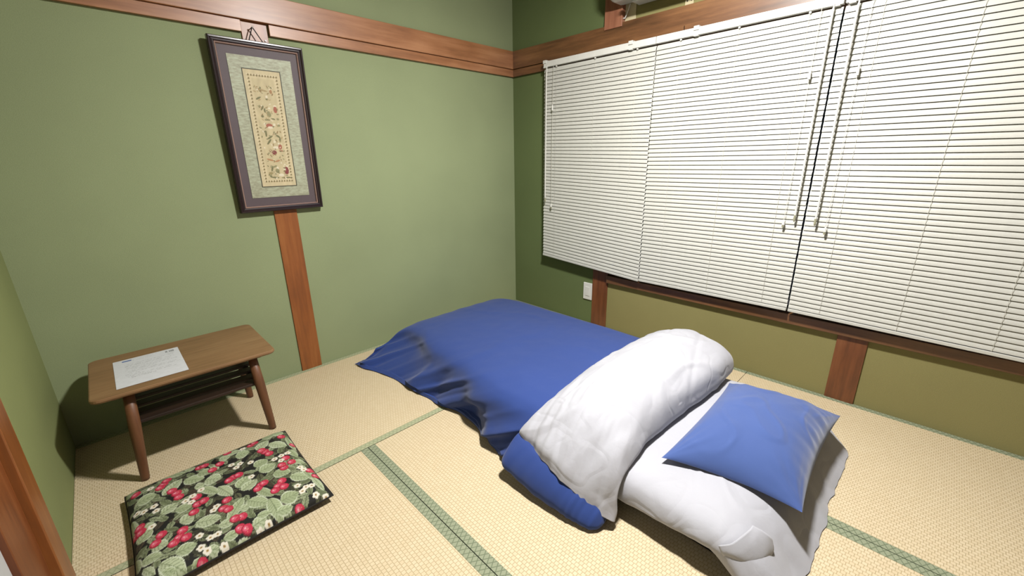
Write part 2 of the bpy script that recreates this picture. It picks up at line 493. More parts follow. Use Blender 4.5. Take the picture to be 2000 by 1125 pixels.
LEAVES= [(-2.42, -0.672, -2.368, -0.676, 0.0198), (-2.353, -0.704, -2.297, -0.645, 0.0153), (-2.293, -0.665, -2.241, -0.706, 0.0184), (-2.24, -0.719, -2.2, -0.748, 0.0212), (-2.215, -0.791, -2.19, -0.869, 0.0143), (-2.17, -0.844, -2.125, -0.803, 0.0171), (-2.162, -0.868, -2.112, -0.841, 0.0161), (-2.368, -0.793, -2.323, -0.776, 0.0157), (-2.333, -0.808, -2.292, -0.822, 0.0147), (-2.33, -0.881, -2.294, -0.874, 0.021), (-2.297, -0.916, -2.235, -0.947, 0.0183), (-2.249, -0.976, -2.205, -0.989, 0.0131), (-2.221, -0.973, -2.166, -0.901, 0.0137), (-2.161, -0.927, -2.115, -0.988, 0.0182), (-2.106, -0.969, -2.103, -1.067, 0.0156), (-2.125, -0.891, -2.095, -0.966, 0.0116), (-2.084, -1.005, -2.029, -1.003, 0.0224), (-2.024, -0.658, -1.977, -0.716, 0.0163), (-1.978, -0.745, -1.969, -0.812, 0.0094), (-2.069, -0.671, -2.021, -0.63, 0.0157), (-2.136, -0.651, -2.091, -0.659, 0.02), (-2.183, -0.622, -2.147, -0.631, 0.0169), (-2.101, -0.768, -2.055, -0.753, 0.0192), (-2.096, -0.808, -2.041, -0.803, 0.0208), (-2.062, -0.851, -2.018, -0.887, 0.0186), (-2.024, -0.906, -1.971, -0.96, 0.0176), (-2.255, -0.75, -2.221, -0.823, 0.0118), (-1.991, -0.827, -1.96, -0.859, 0.0112), (-2.416, -0.826, -2.383, -0.829, 0.0168), (-2.43, -0.87, -2.394, -0.835, 0.0153), (-2.43, -0.951, -2.383, -0.977, 0.0151), (-2.391, -1.005, -2.345, -1.061, 0.0193), (-2.402, -0.921, -2.366, -0.945, 0.0153), (-2.356, -0.999, -2.307, -1.0, 0.0175), (-2.251, -0.658, -2.22, -0.682, 0.0169), (-2.334, -0.583, -2.283, -0.617, 0.0119), (-2.175, -1.039, -2.135, -1.035, 0.015), (-2.232, -1.07, -2.176, -1.068, 0.013), (-2.447, -0.578, -2.418, -0.593, 0.0135), (-2.15, -0.608, -2.115, -0.625, 0.0128), (-2.282, -0.61, -2.252, -0.597, 0.0125), (-1.957, -0.608, -1.997, -0.59, 0.0163), (-2.033, -0.596, -1.99, -0.597, 0.0185), (-1.958, -0.64, -1.961, -0.762, 0.0074), (-2.291, -1.043, -2.262, -1.045, 0.0109), (-2.248, -1.031, -2.205, -1.032, 0.011), (-2.156, -1.014, -2.118, -1.025, 0.0104), (-2.438, -0.741, -2.428, -0.849, 0.0044), (-2.441, -0.924, -2.437, -0.979, 0.0048), (-2.427, -0.984, -2.406, -1.03, 0.0065), (-2.391, -1.035, -2.362, -1.049, 0.009), (-1.977, -0.86, -1.971, -0.984, 0.0072), (-1.969, -0.954, -1.961, -1.042, 0.0068), (-2.108, -1.036, -2.06, -1.043, 0.0115), (-2.331, -1.055, -2.299, -1.057, 0.0079), (-2.21, -0.648, -2.196, -0.689, 0.0057), (-2.246, -0.736, -2.274, -0.739, 0.0145), (-2.188, -0.955, -2.161, -0.955, 0.0125)]

# ================================================================= LAMP (out of frame, lights the room)
lx, ly, lz = LAMP_XYZ
lamp = thing('unseen_pendant_lamp', (lx, ly, lz), 'unseen round white pendant lamp, out of frame, hanging from the ceiling above the futon', 'lamp')
m_em, nt_em, b_em = nodes('lit_diffuser', 0.5, (0.9, 0.9, 0.9, 1))
b_em.inputs['Emission Color'].default_value = LAMP_COLOR + (1,)
b_em.inputs['Emission Strength'].default_value = LAMP_STRENGTH
v, f = [], []
for i in range(7):
    a = i / 6 * math.pi / 2
    for k in range(28):
        g = 2 * math.pi * k / 28
        r = 0.095 * math.cos(a) ** 0.7
        v.append((lx + r * math.cos(g), ly + r * math.sin(g), lz - 0.022 * math.sin(a) ** 0.9))
f = grid_faces(7, 28, True)
mesh_obj('diffuser', v, [q[::-1] for q in f], m_em, lamp, True)
v = [(lx + r * math.cos(2 * math.pi * k / 28), ly + r * math.sin(2 * math.pi * k / 28), z) for z, r in ((lz, .176), (lz + .03, .19), (lz + .09, .12), (lz + .11, .012), (ROOM_Z, .008)) for k in range(28)]
mesh_obj('shade', v, grid_faces(5, 28, True) + [tuple(range(28))], M_WHITE, lamp)

# ================================================================= BLINDS
BX = -.052
PITCH, SW = .02175, .0262
ZTOP = 1.659
def slat_mesh(L):
    tilt = math.radians(70)
    top = []
    n = 5
    for i in range(n):
        u = i / (n - 1) - .5
        bulge = .0022 * (1 - (2 * u) ** 2)
        # local frame: chord runs from the window-side top edge to the room-side bottom edge
        cx, cz = math.cos(tilt), -math.sin(tilt)
        px = -(u * SW) * cx - bulge * math.sin(tilt)
        pz = (u * SW) * cz + bulge * cx * 1.0
        top.append((px, pz))
    th = .0005
    prof = top + [(x + th, z) for x, z in top[::-1]]
    v = [(x, y, z) for y in (-L / 2, L / 2) for x, z in prof]
    k = len(prof)
    f = [(i, (i + 1) % k, (i + 1) % k + k, i + k) for i in range(k)] + [tuple(range(k))[::-1], tuple(range(k, 2 * k))]
    me = bpy.data.meshes.new('slat')
    me.from_pydata(v, [], f)
    me.materials.append(M_SLAT)
    return me

def blind(ya, yb, label, ladders, zl, zr, wand, tassels, brackets, wand_len=.83, looped=False):
    """ya: left end, yb: right end (smaller y); zl/zr bottom heights at left and right end"""
    L = ya - yb
    yc = (ya + yb) / 2
    loc = (BX, yc, min(zl, zr))
    t = thing('venetian_blind', loc, label, 'blind', 'white venetian blinds over the window')
    MB().box(BX - .0135, BX + .0135, yb + .001, ya - .001, 1.667, 1.700, .0012).build('headrail', M_WHITE, t)
    n = int(round((ZTOP - (zl + zr) / 2 - .012) / PITCH))
    me = slat_mesh(L - .002)
    for i in range(n):
        k = (i + .5) / n
        a, c = ZTOP - (ZTOP - zl - .012) * k, ZTOP - (ZTOP - zr - .012) * k
        s = bpy.data.objects.new('slat', me)
        link(s, t)
        s.location = (0, random.uniform(-.0007, .0007), (a + c) / 2 - loc[2])
        s.rotation_euler = (math.atan2(a - c, L), 0, 0)
    br = MB().box(BX - .009, BX + .009, yb + .001, ya - .001, -.007, .007, .002)
    vv = []
    for x, y, z in br.v:
        q = (y - yb) / L
        vv.append((x, y, z + zr + (zl - zr) * q))
    mesh_obj('bottom_rail', vv, br.f, M_SLAT, t)
    for y in ladders:
        q = (y - yb) / L
        zb = zr + (zl - zr) * q
        MB().tube([(BX - .0065, y, 1.668), (BX - .0070, y, zb)], .0006, 5).build('ladder_cord', M_CORD, t)
        MB().tube([(BX + .0065, y, 1.668), (BX + .0070, y, zb)], .0006, 5).build('ladder_cord', M_CORD, t)
        MB().box(BX - .0085, BX - .0015, y - .004, y + .004, 1.6585, 1.669, .0008).build('cord_guide', M_WHITE, t)
    for y in brackets:
        b = MB().box(BX - .017, -.030, y - .013, y + .013, 1.700, 1.7065, .001).build('bracket', M_WHITE, t)
        MB().box(BX - .0185, BX - .0138, y - .013, y + .013, 1.688, 1.7065, .001).build('clip', M_WHITE, b)
        MB().box(BX - .0165, BX + .012, y - .011, y + .011, 1.6625, 1.6668, .0008).build('clip', M_WHITE, b)
    if wand:
        wy, wb = wand
        w = MB().tube([(BX - .020, wy, 1.655), (BX - .024, wy, 1.60), (BX - .026, wy, wb + .03)], .0042, 6).build('tilt_wand', M_WHITE, t)
        MB().tube([(BX - .0145, wy, 1.672), (BX - .019, wy, 1.668), (BX - .020, wy, 1.652)], .0028, 6).build('hook', M_WHITE, w)
        MB().tube([(BX - .026, wy, wb + .03), (BX - .026, wy, wb + .008), (BX - .026, wy, wb)], [.0048, .0048, .002], 8).build('tip', M_TASSEL, w)
    for (y, z1, z2) in tassels:
        c = MB().tube([(BX - .0145, y, 1.668), (BX - .018, y + .001, 1.5), (BX - .020, y + .001, z2 + .03)], .0011, 5).build('pull_cord', M_CORD, t)
        MB().tube([(BX - .019, y + .001, z1 + .035), (BX - .019, y + .001, z1 + .028), (BX - .019, y + .001, z1)], [.002, .0045, .0058], 8).build('cord_joiner', M_WHITE, c)
        MB().tube([(BX - .020, y + .001, z2 + .034), (BX - .020, y + .001, z2 + .026), (BX - .020, y + .001, z2 + .012)], [.002, .0045, .0062], 8).build('tassel', M_WHITE, c)
        MB().tube([(BX - .020, y + .001, z2 + .0118), (BX - .020, y + .001, z2)], [.0058, .0045], 8).build('tassel_end', M_TASSEL, c)
    return t

blind(-.343, -1.112, 'white venetian blind nearest the room corner, its bottom rail tilted up towards the corner',
      (-.445, -.735, -1.005), .445, .394, (-.378, .82), [(-.428, 1.405, .780)], (-.356, -.968))
blind(-1.114, -1.892, 'middle white venetian blind of the window, with wand and cord at its right end',
      (-1.243, -1.513, -1.782), .398, .402, (-1.862, .82), [(-1.822, 1.408, .79)], (-1.320, -1.87))
blind(-1.897, -2.675, 'white venetian blind cut by the right edge of the picture, nearest the camera',
      (-2.020, -2.285, -2.552), .402, .392, (-1.941, .81), [(-1.982, 1.402, .775)], (-1.92, -2.40))

# ================================================================= AIR CONDITIONER (bottom seen at the top edge)
ac = thing('air_conditioner', (0, -1.26, 1.895), 'white wall air conditioner at the top edge above the blinds, only its underside showing', 'air conditioner')
prof = [(-.012, 2.165), (-.012, 1.905), (-.03, 1.898), (-.10, 1.897), (-.165, 1.915), (-.205, 1.955), (-.215, 2.02), (-.215, 2.13), (-.19, 2.165)]
v, f = [], []
ys = [(-.858, .86), (-.862, .95), (-.875, 1.0), (-1.64, 1.0), (-1.655, .95), (-1.66, .86)]
cx_, cz_ = -.11, 2.03
for y, s in ys:
    for x, z in prof:
        v.append((-.012 if x == -.012 else cx_ + (x - cx_) * s, y, cz_ + (z - cz_) * s))
k = len(prof)
f = grid_faces(len(ys), k, True) + [tuple(range(k)), tuple(range((len(ys) - 1) * k, len(ys) * k))[::-1]]
mesh_obj('body', v, f, M_AC, ac)
MB().box(-.19, -.10, -1.60, -.975, 1.888, 1.905, .003).build('air_flap', M_AC, ac)
MB().box(-.095, -.02, -1.10, -.975, 1.878, 1.9, .004).build('vent_cover', M_AC, ac)
MB().box(-.004, 0, -.950, -.876, 1.820, 2.0, .0008).build('mounting_plate', M_PLATE, ac)
pl = MB().box(-.004, 0, -1.263, -1.221, 1.818, 1.93, .0008).build('mounting_plate', M_PLATE, ac)
for y in (-1.232, -1.252):
    MB().box(-.0048, -.0038, y - .0025, y + .0025, 1.838, 1.852, .0004).build('slot', M_GAP, pl)
pts = []
for i in range(15):
    a = math.pi + math.pi * i / 14
    pts.append((-.022 - .004 * math.sin(a), -.892 - .0165 * math.cos(a) * -1 - .0165 + .005, 1.868 + .045 * math.sin(a)))
pts = [(-.022, -.868, 1.905)] + pts + [(-.02, -.905, 1.905)]
MB().tube([(-.024, -.868, 1.91), (-.024, -.8685, 1.885), (-.023, -.874, 1.855), (-.022, -.884, 1.837), (-.022, -.894, 1.835), (-.022, -.903, 1.848), (-.018, -.912, 1.875), (-.014, -.918, 1.90)], .0028, 8).build('cable', M_WHITE, ac)

# ================================================================= SMALL HOOK ON THE RAIL
hk = MB().tube([(-.031, -1.246, 1.707), (-.038, -1.246, 1.708), (-.043, -1.246, 1.716), (-.040, -1.246, 1.726)], .0014, 6).build('hook', M_NAIL)
hk['label'] = 'tiny wire hook on the beam just above the blind headrail'; hk['category'] = 'hook'

# ================================================================= SWITCH PLATE
sw = thing('wall_switch', (0, -.711, .167), 'small white wall plate on the green wall beside the post under the blinds', 'switch')
MB().box(-.008, 0, -.746, -.676, .168, .288, .003).build('plate', M_WHITE, sw)
MB().box(-.0105, -.007, -.728, -.694, .196, .260, .0012).build('rocker', M_WHITE, sw)

# ================================================================= PICTURE
pic = thing('framed_embroidery', (-1.64, -.035, .883), 'dark framed tall embroidered silk picture hanging on the post of the green wall', 'picture')
PX0, PX1, PZ0, PZ1 = -1.829, -1.453, .884, 1.622
def py(z, d=0.0):     # front plane leans out towards the top
    return -.022 - .022 * (z - PZ0) / (PZ1 - PZ0) - d
def prect(x0, x1, z0, z1, d0, d1):
    """slab following the lean, d measured from the reference plane towards the room"""
    v = [(x, py(z, d), z) for d in (d0, d1) for z in (z0, z1) for x in (x0, x1)]
    f = [(0, 2, 3, 1), (4, 5, 7, 6), (0, 1, 5, 4), (2, 6, 7, 3), (0, 4, 6, 2), (1, 3, 7, 5)]
    return v, f
def ring_profile(x0, x1, z0, z1, prof):
    """mitred frame: prof = list of (inset, depth)"""
    v = []
    for ins, d in prof:
        for x, z in ((x0 + ins, z0 + ins), (x1 - ins, z0 + ins), (x1 - ins, z1 - ins), (x0 + ins, z1 - ins)):
            v.append((x, py(z, d), z))
    f = []
    n = len(prof)
    for i in range(n):
        for k in range(4):
            a, b = i * 4 + k, i * 4 + (k + 1) % 4
            c, d_ = ((i + 1) % n) * 4 + (k + 1) % 4, ((i + 1) % n) * 4 + k
            f.append((a, b, c, d_))
    return v, f
v, f = ring_profile(PX0, PX1, PZ0, PZ1, [(0, -.014), (0, .010), (.003, .014), (.008, .0145), (.012, .010), (.017, .011), (.021, .010), (.0225, .006), (.0225, -.014)])
mesh_obj('frame', v, f, M_FRAME, pic)
v, f = ring_profile(PX0 + .0226, PX1 - .0226, PZ0 + .0226, PZ1 - .0226, [(0, -.005), (0, .008), (.003, .009), (.0055, .005), (.0055, -.005)])
mesh_obj('inner_lip', v, f, M_LIP, pic)
MB().add(*prect(PX0 + .0283, PX1 - .0283, PZ0 + .0283, PZ1 - .0283, -.006, .0)).build('outer_mat', M_MATDARK, pic)
MB().add(*prect(-1.769, -1.511, .950, 1.560, .0004, .0022)).build('silk_mat', M_SILK, pic)
# thin dark line round the embroidery
v, f = ring_profile(-1.7205, -1.5635, .998, 1.5105, [(0, .002), (0, .0036), (.0032, .0036), (.0032, .002)])
mesh_obj('mat_line', v, f, plain('dark_line', lin('#3f3f2c'), .6), pic)
# embroidered panel, stitched colours per vertex
ex0, ex1, ez0, ez1 = -1.7175, -1.5665, 1.001, 1.5075
nx_, nz_ = 104, 340
xs = np.linspace(ex0, ex1, nx_); zs = np.linspace(ez0, ez1, nz_)
XX, ZZ = np.meshgrid(xs, zs, indexing='ij')
UU = (XX - ex0) / (ex1 - ex0); VV = (ez1 - ZZ) / (ez1 - ez0)       # u right, v down
C = np.zeros((nx_, nz_, 3)); H = np.zeros((nx_, nz_))
C[:] = lin('#dccca4')[:3]
rng = np.random.RandomState(4)
sm = np.array([[nz(a * 60, b * 30) for b in zs] for a in xs])
C *= (1 + .12 * sm)[..., None]
inner = (UU > .2) & (UU < .8) & (VV > .07) & (VV < .93)
C[inner] *= np.array([.93, .93, .90])
# dotted border in two colours
for (a0, b0, a1, b1, n) in ((.12, .045, .88, .045, 11), (.12, .955, .88, .955, 11), (.12, .045, .12, .955, 34), (.88, .045, .88, .955, 34)):
    for i in range(n):
        t = i / (n - 1)
        cu, cv = a0 + (a1 - a0) * t, b0 + (b1 - b0) * t
        d = np.hypot((UU - cu) * .151 - .001, (VV - cv) * .5065)
        C[d < .0042] = lin('#8f7f58')[:3]
        d = np.hypot((UU - cu) * .151 + .0035, (VV - cv) * .5065 + .003)
        C[d < .0026] = lin('#efe2bd')[:3]
def blob(u, v_, ru, rv, ang, colr, h=.0005):
    dx, dz = (UU - u) * .151, (VV - v_) * .5065
    ca, sa = math.cos(ang), math.sin(ang)
    k = ((dx * ca + dz * sa) / ru) ** 2 + ((-dx * sa + dz * ca) / rv) ** 2
    mk = k < 1
    C[mk] = lin(colr)[:3]
    H[mk] = np.maximum(H[mk], h * (1 - k[mk]))
G1, G2, R1, R2, W1 = '#7d7a55', '#9b966e', '#b06a55', '#8f4a48', '#efe4c6'
for u, v_, ru, rv, an, c_ in [(.30, .23, .012, .004, -.5, G1), (.42, .16, .025, .004, .2, '#b5a175'), (.65, .155, .004, .004, 0, W1), (.67, .17, .006, .009, 0, '#b98b62'),
        (.53, .215, .005, .006, 0, W1), (.53, .235, .006, .004, 0, G1), (.36, .31, .004, .012, .5, G1), (.42, .33, .004, .010, 0, G1), (.72, .29, .007, .004, 0, W1),
        (.72, .32, .008, .014, 0, R1), (.55, .31, .005, .004, 0, W1), (.52, .36, .009, .013, 0, G2), (.33, .38, .006, .005, 0, G1), (.45, .41, .012, .003, 0, G1), (.62, .40, .009, .003, .3, G1),
        (.75, .40, .006, .005, 0, G2), (.36, .445, .005, .005, 0, W1), (.48, .46, .014, .010, 0, R1), (.50, .475, .011, .006, 0, W1), (.62, .45, .005, .006, 0, W1), (.75, .455, .006, .005, 0, G2),
        (.35, .53, .004, .014, .1, G1), (.45, .56, .014, .004, -.6, G1), (.40, .60, .016, .004, -.9, G1), (.68, .55, .012, .004, .7, G1), (.72, .58, .004, .012, .1, G1),
        (.55, .60, .005, .005, 0, W1), (.57, .65, .013, .006, 0, W1), (.66, .615, .004, .004, 0, W1), (.69, .645, .008, .012, .2, R1), (.50, .695, .010, .010, 0, R2), (.70, .68, .010, .003, 0, R1),
        (.35, .76, .016, .004, .3, '#c09066'), (.55, .77, .012, .004, -.3, '#c09066'), (.36, .84, .004, .014, .3, G1), (.45, .82, .010, .004, -.4, G2), (.52, .835, .005, .007, 0, W1), (.50, .86, .009, .010, 0, G2),
        (.80, .82, .005, .004, 0, W1), (.77, .86, .010, .018, 0, R2), (.72, .85, .005, .007, 0, W1), (.60, .90, .012, .007, 0, W1), (.40, .92, .020, .003, .1, G1), (.75, .925, .024, .003, 0, G1), (.30, .88, .010, .006, 0, '#a89a6c')]:
    blob(u, v_, ru, rv, an, c_)
for i in range(130):
    blob(rng.uniform(.22, .80), rng.uniform(.12, .93), rng.uniform(.002, .007), rng.uniform(.0015, .003), rng.uniform(0, 3), [G1, G2, '#b7a274', W1, '#9b8259'][rng.randint(5)], .0003)
V = np.stack([XX, py(ZZ) - .0024 - H, ZZ], -1).reshape(-1, 3)
mesh_obj('embroidery', V, [q[::-1] for q in grid_faces(nx_, nz_)], M_EMBROIDERY, pic, True, np.concatenate([C.reshape(-1, 3), np.ones((nx_ * nz_, 1))], 1))
MB().tube([(-1.676, -.040, 1.605), (-1.646, -.036, 1.6805)], .0022, 6).build('cord', M_STRING, pic)
MB().tube([(-1.646, -.036, 1.6805), (-1.603, -.040, 1.605)], .0022, 6).build('cord', M_STRING, pic)
nl = MB().tube([(-1.646, -.006, 1.678), (-1.646, -.040, 1.681), (-1.646, -.041, 1.681)], [.0018, .0018, .004], 8).build('nail', M_NAIL)
nl['label'] = 'small nail in the post from which the framed embroidery hangs'; nl['category'] = 'nail'
nl2 = MB().tube([(-1.5925, -.006, 1.639), (-1.5925, -.014, 1.639), (-1.5925, -.0145, 1.639)], [.0012, .0012, .003], 8).build('pin', M_WHITE)
nl2['label'] = 'tiny pale pin in the post beside the top right of the picture'; nl2['category'] = 'pin'

# ================================================================= TABLE
tbl = thing('low_table', (-2.182, -.277, 0), 'low brown wooden table with slatted shelf against the back wall in the left corner', 'table')
TX0, TX1, TY0, TY1, TZ = -2.463, -1.899, -.488, -.066, .365
bm = bmesh.new()
def rrect(x0, x1, y0, y1, r, n=5):
    o = []
    for cx, cy, a0 in ((x1 - r, y1 - r, 0), (x0 + r, y1 - r, 90), (x0 + r, y0 + r, 180), (x1 - r, y0 + r, 270)):
        for i in range(n + 1):
            a = math.radians(a0 + 90 * i / n)
            o.append((cx + r * math.cos(a), cy + r * math.sin(a)))
    return o
rings = [(.012, TZ - .018), (.003, TZ - .014), (0, TZ - .008), (.001, TZ - .002), (.004, TZ)]
v = []
for ins, z in rings:
    v += [(x, y, z) for x, y in rrect(TX0 + ins, TX1 - ins, TY0 + ins, TY1 - ins, .026)]
k = 24
f = grid_faces(len(rings), k, True) + [tuple(range(k))[::-1], tuple(range((len(rings) - 1) * k, len(rings) * k))]
mesh_obj('tabletop', v, f, M_TABLE, tbl)
bm.free()
MB().box(TX0 + .05, TX1 - .05, TY0 + .045, TY0 + .063, TZ - .034, TZ - .018, .002).build('apron', M_TABLE_LEG, tbl)
MB().box(TX0 + .05, TX1 - .05, TY1 - .063, TY1 - .045, TZ - .034, TZ - .018, .002).build('apron', M_TABLE_LEG, tbl)
for sx, xt, xf in ((-1, -2.366, -2.392), (1, -1.980, -1.962)):
    for yt, yf in ((-.437, -.458), (-.117, -.096)):
        MB().tube([(xf, yf, 0), (xf + (xt - xf) * .04, yf + (yt - yf) * .04, .012), (xf + (xt - xf) * .62, yf + (yt - yf) * .62, .215), (xt, yt, TZ - .018)], [.0125, .0135, .0185, .0165], 14).build('leg', M_TABLE_LEG, tbl, True)
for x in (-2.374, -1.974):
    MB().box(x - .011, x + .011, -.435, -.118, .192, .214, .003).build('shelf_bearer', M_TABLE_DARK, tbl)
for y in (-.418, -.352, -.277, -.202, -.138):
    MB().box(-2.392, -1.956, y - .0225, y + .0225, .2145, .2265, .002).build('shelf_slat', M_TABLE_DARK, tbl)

# ================================================================= PAPER
ax0, ax1, ay0, ay1 = -2.3915, -2.187, -.441, -.153
nu, nv = 137, 190
xs = np.linspace(ax0, ax1, nu); ys = np.linspace(ay0, ay1, nv)
XX, YY = np.meshgrid(xs, ys, indexing='ij')
UU = (XX - ax0) / (ax1 - ax0); VV = (ay1 - YY) / (ay1 - ay0)
C = np.ones((nu, nv, 3)) * np.array(lin('#e9eaee')[:3])
def prt(u0, u1, v0, v1, c_, dens=.62, seed=0):
    r = np.random.RandomState(seed)
    mk = (UU > u0) & (UU < u1) & (VV > v0) & (VV < v1)
    w = r.rand(nu, nv) < dens
    word = (np.sin(UU * 95 + seed * 2.3) + np.sin(UU * 41 + seed)) > -1.1
    mk &= w & word
    C[mk] = C[mk] * .35 + np.array(lin(c_)[:3]) * .65
blue = (UU > .13) & (UU < .27) & (VV > .055) & (VV < .095)
C[blue] = lin('#4a69b0')[:3]
prt(.78, .92, .060, .125, '#33383a', .9, 3)
prt(.30, .66, .035, .045, '#9aa0c8', .5, 4)
prt(.28, .60, .100, .108, '#9a9a9e', .5, 5)
for i, (u0, u1, vv) in enumerate([(.80, .95, .155), (.16, .92, .215), (.15, .70, .265), (.15, .90, .30), (.15, .82, .355), (.17, .93, .405), (.15, .60, .45), (.15, .90, .505), (.20, .95, .545), (.14, .34, .60), (.15, .80, .645), (.17, .88, .69), (.22, .56, .73)]):
    prt(u0, u1, vv, vv + .011, '#5c5d62', .6, 10 + i)
zz = TZ + .0012 + .0006 * np.sin(UU * 4) * np.sin(VV * 3)
V = np.stack([XX, YY, zz], -1).reshape(-1, 3)
pp = mesh_obj('printed_sheet', V, grid_faces(nu, nv), M_PAPER, None, True, np.concatenate([C.reshape(-1, 3), np.ones((nu * nv, 1))], 1))
for _f in pp.data.polygons[:1]:
    pass
pp['label'] = 'white printed notice sheet lying on the low wooden table'; pp['category'] = 'paper'

# ================================================================= FLOOR CUSHION
CX0, CX1, CY0, CY1 = -2.449, -1.942, -1.062, -.562
nu, nv = 250, 246
s_ = np.linspace(-1, 1, nu); t_ = np.linspace(-1, 1, nv)
SS, TT = np.meshgrid(s_, t_, indexing='ij')
def cushion_xy(SS, TT, rects, pinch, round_=0.0):
    (x0, x1, y0, y1) = rects
    cx, cy, hx, hy = (x0 + x1) / 2, (y0 + y1) / 2, (x1 - x0) / 2, (y1 - y0) / 2
    X = cx + hx * SS * (1 - pinch * (1 - TT ** 2))
    Y = cy + hy * TT * (1 - pinch * (1 - SS ** 2))
    return X, Y
X, Y = cushion_xy(SS, TT, (CX0, CX1, CY0, CY1), .022)
edge = np.clip((1 - np.abs(SS) ** 9) * (1 - np.abs(TT) ** 9), 0, 1) ** .5
Z = .026 + .034 * edge + .004 * (1 - SS ** 2) * (1 - TT ** 2)
wr_ = np.array([[nz(a * 9, b * 9, 3) for b in Y[0]] for a in X[:, 0]])
Z += .004 * wr_ * edge
rng = np.random.RandomState(11)
C = np.ones((nu, nv, 3)) * np.array(lin('#1d1c17')[:3])
def jag(n):
    return n
def leaf(x0, y0, x1, y1, hw, base, vein, edgec, shade=1.0):
    dx, dy = x1 - x0, y1 - y0
    l = math.hypot(dx, dy)
    ux, uy = dx / l, dy / l
    a = ((X - x0) * ux + (Y - y0) * uy) / l
    b = (-(X - x0) * uy + (Y - y0) * ux)
    ok = (a > 0) & (a < 1)
    aa = np.clip(a, 0, 1)
    w = hw * np.sin(math.pi * aa ** .85) ** .75 * (1 + .05 * np.sin(aa * l * 1100))
    mk = ok & (np.abs(b) < w)
    rel = np.abs(b) / np.maximum(w, 1e-6)
    colr = np.array(lin(base)[:3]) * shade
    c = np.repeat(colr[None], mk.sum(), 0)
    r = rel[mk]; a_ = aa[mk]
    vein_m = (np.abs(b[mk]) < .0013) | (np.abs(np.mod(a_ * l * 95 - r * 1.4, 1.0) - .5) < .10)
    c[vein_m] = np.array(lin(vein)[:3]) * shade
    c[r > .84] = np.array(lin(edgec)[:3]) * shade
    up = b[mk] > 0
    c[up] *= 1.10
    C[mk] = c
def disc(x, y, r, c_, sy=1.0):
    mk = np.hypot(X - x, (Y - y) * sy) < r
    C[mk] = lin(c_)[:3]
for i in range(300):      # dim undergrowth of the print
    a = rng.uniform(0, math.pi * 2); x = rng.uniform(CX0, CX1); y = rng.uniform(CY0, CY1); l = rng.uniform(.03, .06)
    c3 = ['#4c4b37', '#3b3c2b', '#5f6146', '#4a3f30', '#6d7355'][rng.randint(5)]
    leaf(x, y, x + l * math.cos(a), y + l * math.sin(a), rng.uniform(.006, .012), c3, '#2c2c20', c3)
for i in range(230):
    a = rng.uniform(0, math.pi * 2); x = rng.uniform(CX0, CX1); y = rng.uniform(CY0, CY1); l = rng.uniform(.03, .05)
    leaf(x, y, x + l * math.cos(a), y + l * math.sin(a), rng.uniform(.008, .011), ['#77805d', '#8d9673', '#68704f', '#9aa280'][i % 4], '#5c6448', '#9aa482')
for (x0, y0, x1, y1, hw) in LEAVES:
    leaf(x0, y0, x1, y1, max(hw * 1.35, .0115), ['#aab68e', '#a0ac84', '#b4be9a'][rng.randint(3)], '#84906a', '#ccd4b8')
for (x, y) in BERRIES:
    a = rng.uniform(0, 6.3)
    disc(x, y, .0145, '#8e1c30', .9); disc(x + .001, y + .0012, .0130, '#c8344e', .9)
    disc(x - .003, y + .003, .0070, '#dc6078', .9)
    disc(x - .004, y + .004, .0026, '#f0b8bd')
    for k in range(7):
        disc(x + rng.uniform(-.008, .008), y + rng.uniform(-.008, .008), .0010, '#e59a86')
for (x, y) in FLOWERS:
    a0 = rng.uniform(0, 6.3)
    for k in range(5):
        a = a0 + k * 2 * math.pi / 5
        disc(x + .0062 * math.cos(a), y + .0062 * math.sin(a), .0050, '#f0ead8')
    disc(x, y, .0034, '#b79a62'); disc(x, y, .0016, '#8a6a3c')
CC = np.concatenate([C.reshape(-1, 3), np.ones((nu * nv, 1))], 1)
top = np.stack([X, Y, Z], -1).reshape(-1, 3)
cush = thing('floor_cushion', ((CX0 + CX1) / 2, (CY0 + CY1) / 2, 0), 'floor cushion printed with red berries, leaves and white flowers before the low table', 'cushion')
mesh_obj('printed_cover', top, grid_faces(nu, nv), M_PRINT, cush, True, CC)
nb = 60
s2 = np.linspace(-1, 1, nb); S2, T2 = np.meshgrid(s2, s2, indexing='ij')
XB_, YB_ = cushion_xy(S2, T2, (CX0, CX1, CY0, CY1), .022)
e2 = np.clip((1 - np.abs(S2) ** 10) * (1 - np.abs(T2) ** 10), 0, 1) ** .5
ZB = .0262 - .0250 * e2
mesh_obj('dark_underside', np.stack([XB_, YB_, ZB], -1).reshape(-1, 3), [q[::-1] for q in grid_faces(nb, nb)], plain('dark_brown_cotton', lin('#3a2c22'), .9), cush, True)
pp_ = []
for a, b in ((-1, -1), (1, -1), (1, 1), (-1, 1), (-1, -1)):
    pp_.append((a, b))
pts = []
for (a, b), (c, d) in zip(pp_[:-1], pp_[1:]):
    for i in range(24):
        q = i / 24
        x, y = cushion_xy(np.array([[a + (c - a) * q]]), np.array([[b + (d - b) * q]]), (CX0, CX1, CY0, CY1), .022)
        pts.append((float(x[0, 0]), float(y[0, 0]), .0262))
pts.append(pts[0])
MB().tube(pts, .0028, 6, False).build('piping', plain('black_piping', lin('#1c1712'), .9), cush, True)

# ================================================================= FUTON BED
def cloth_obj(name, G, mat, parent, flip=False, solid=0.0):
    nu, nv = G.shape[:2]
    f = grid_faces(nu, nv)
    if flip:
        f = [q[::-1] for q in f]
    o = mesh_obj(name, G.reshape(-1, 3), f, mat, parent, True)
    if solid:
        md = o.modifiers.new('thickness', 'SOLIDIFY')
        md.thickness = solid
        md.offset = -1
    return o

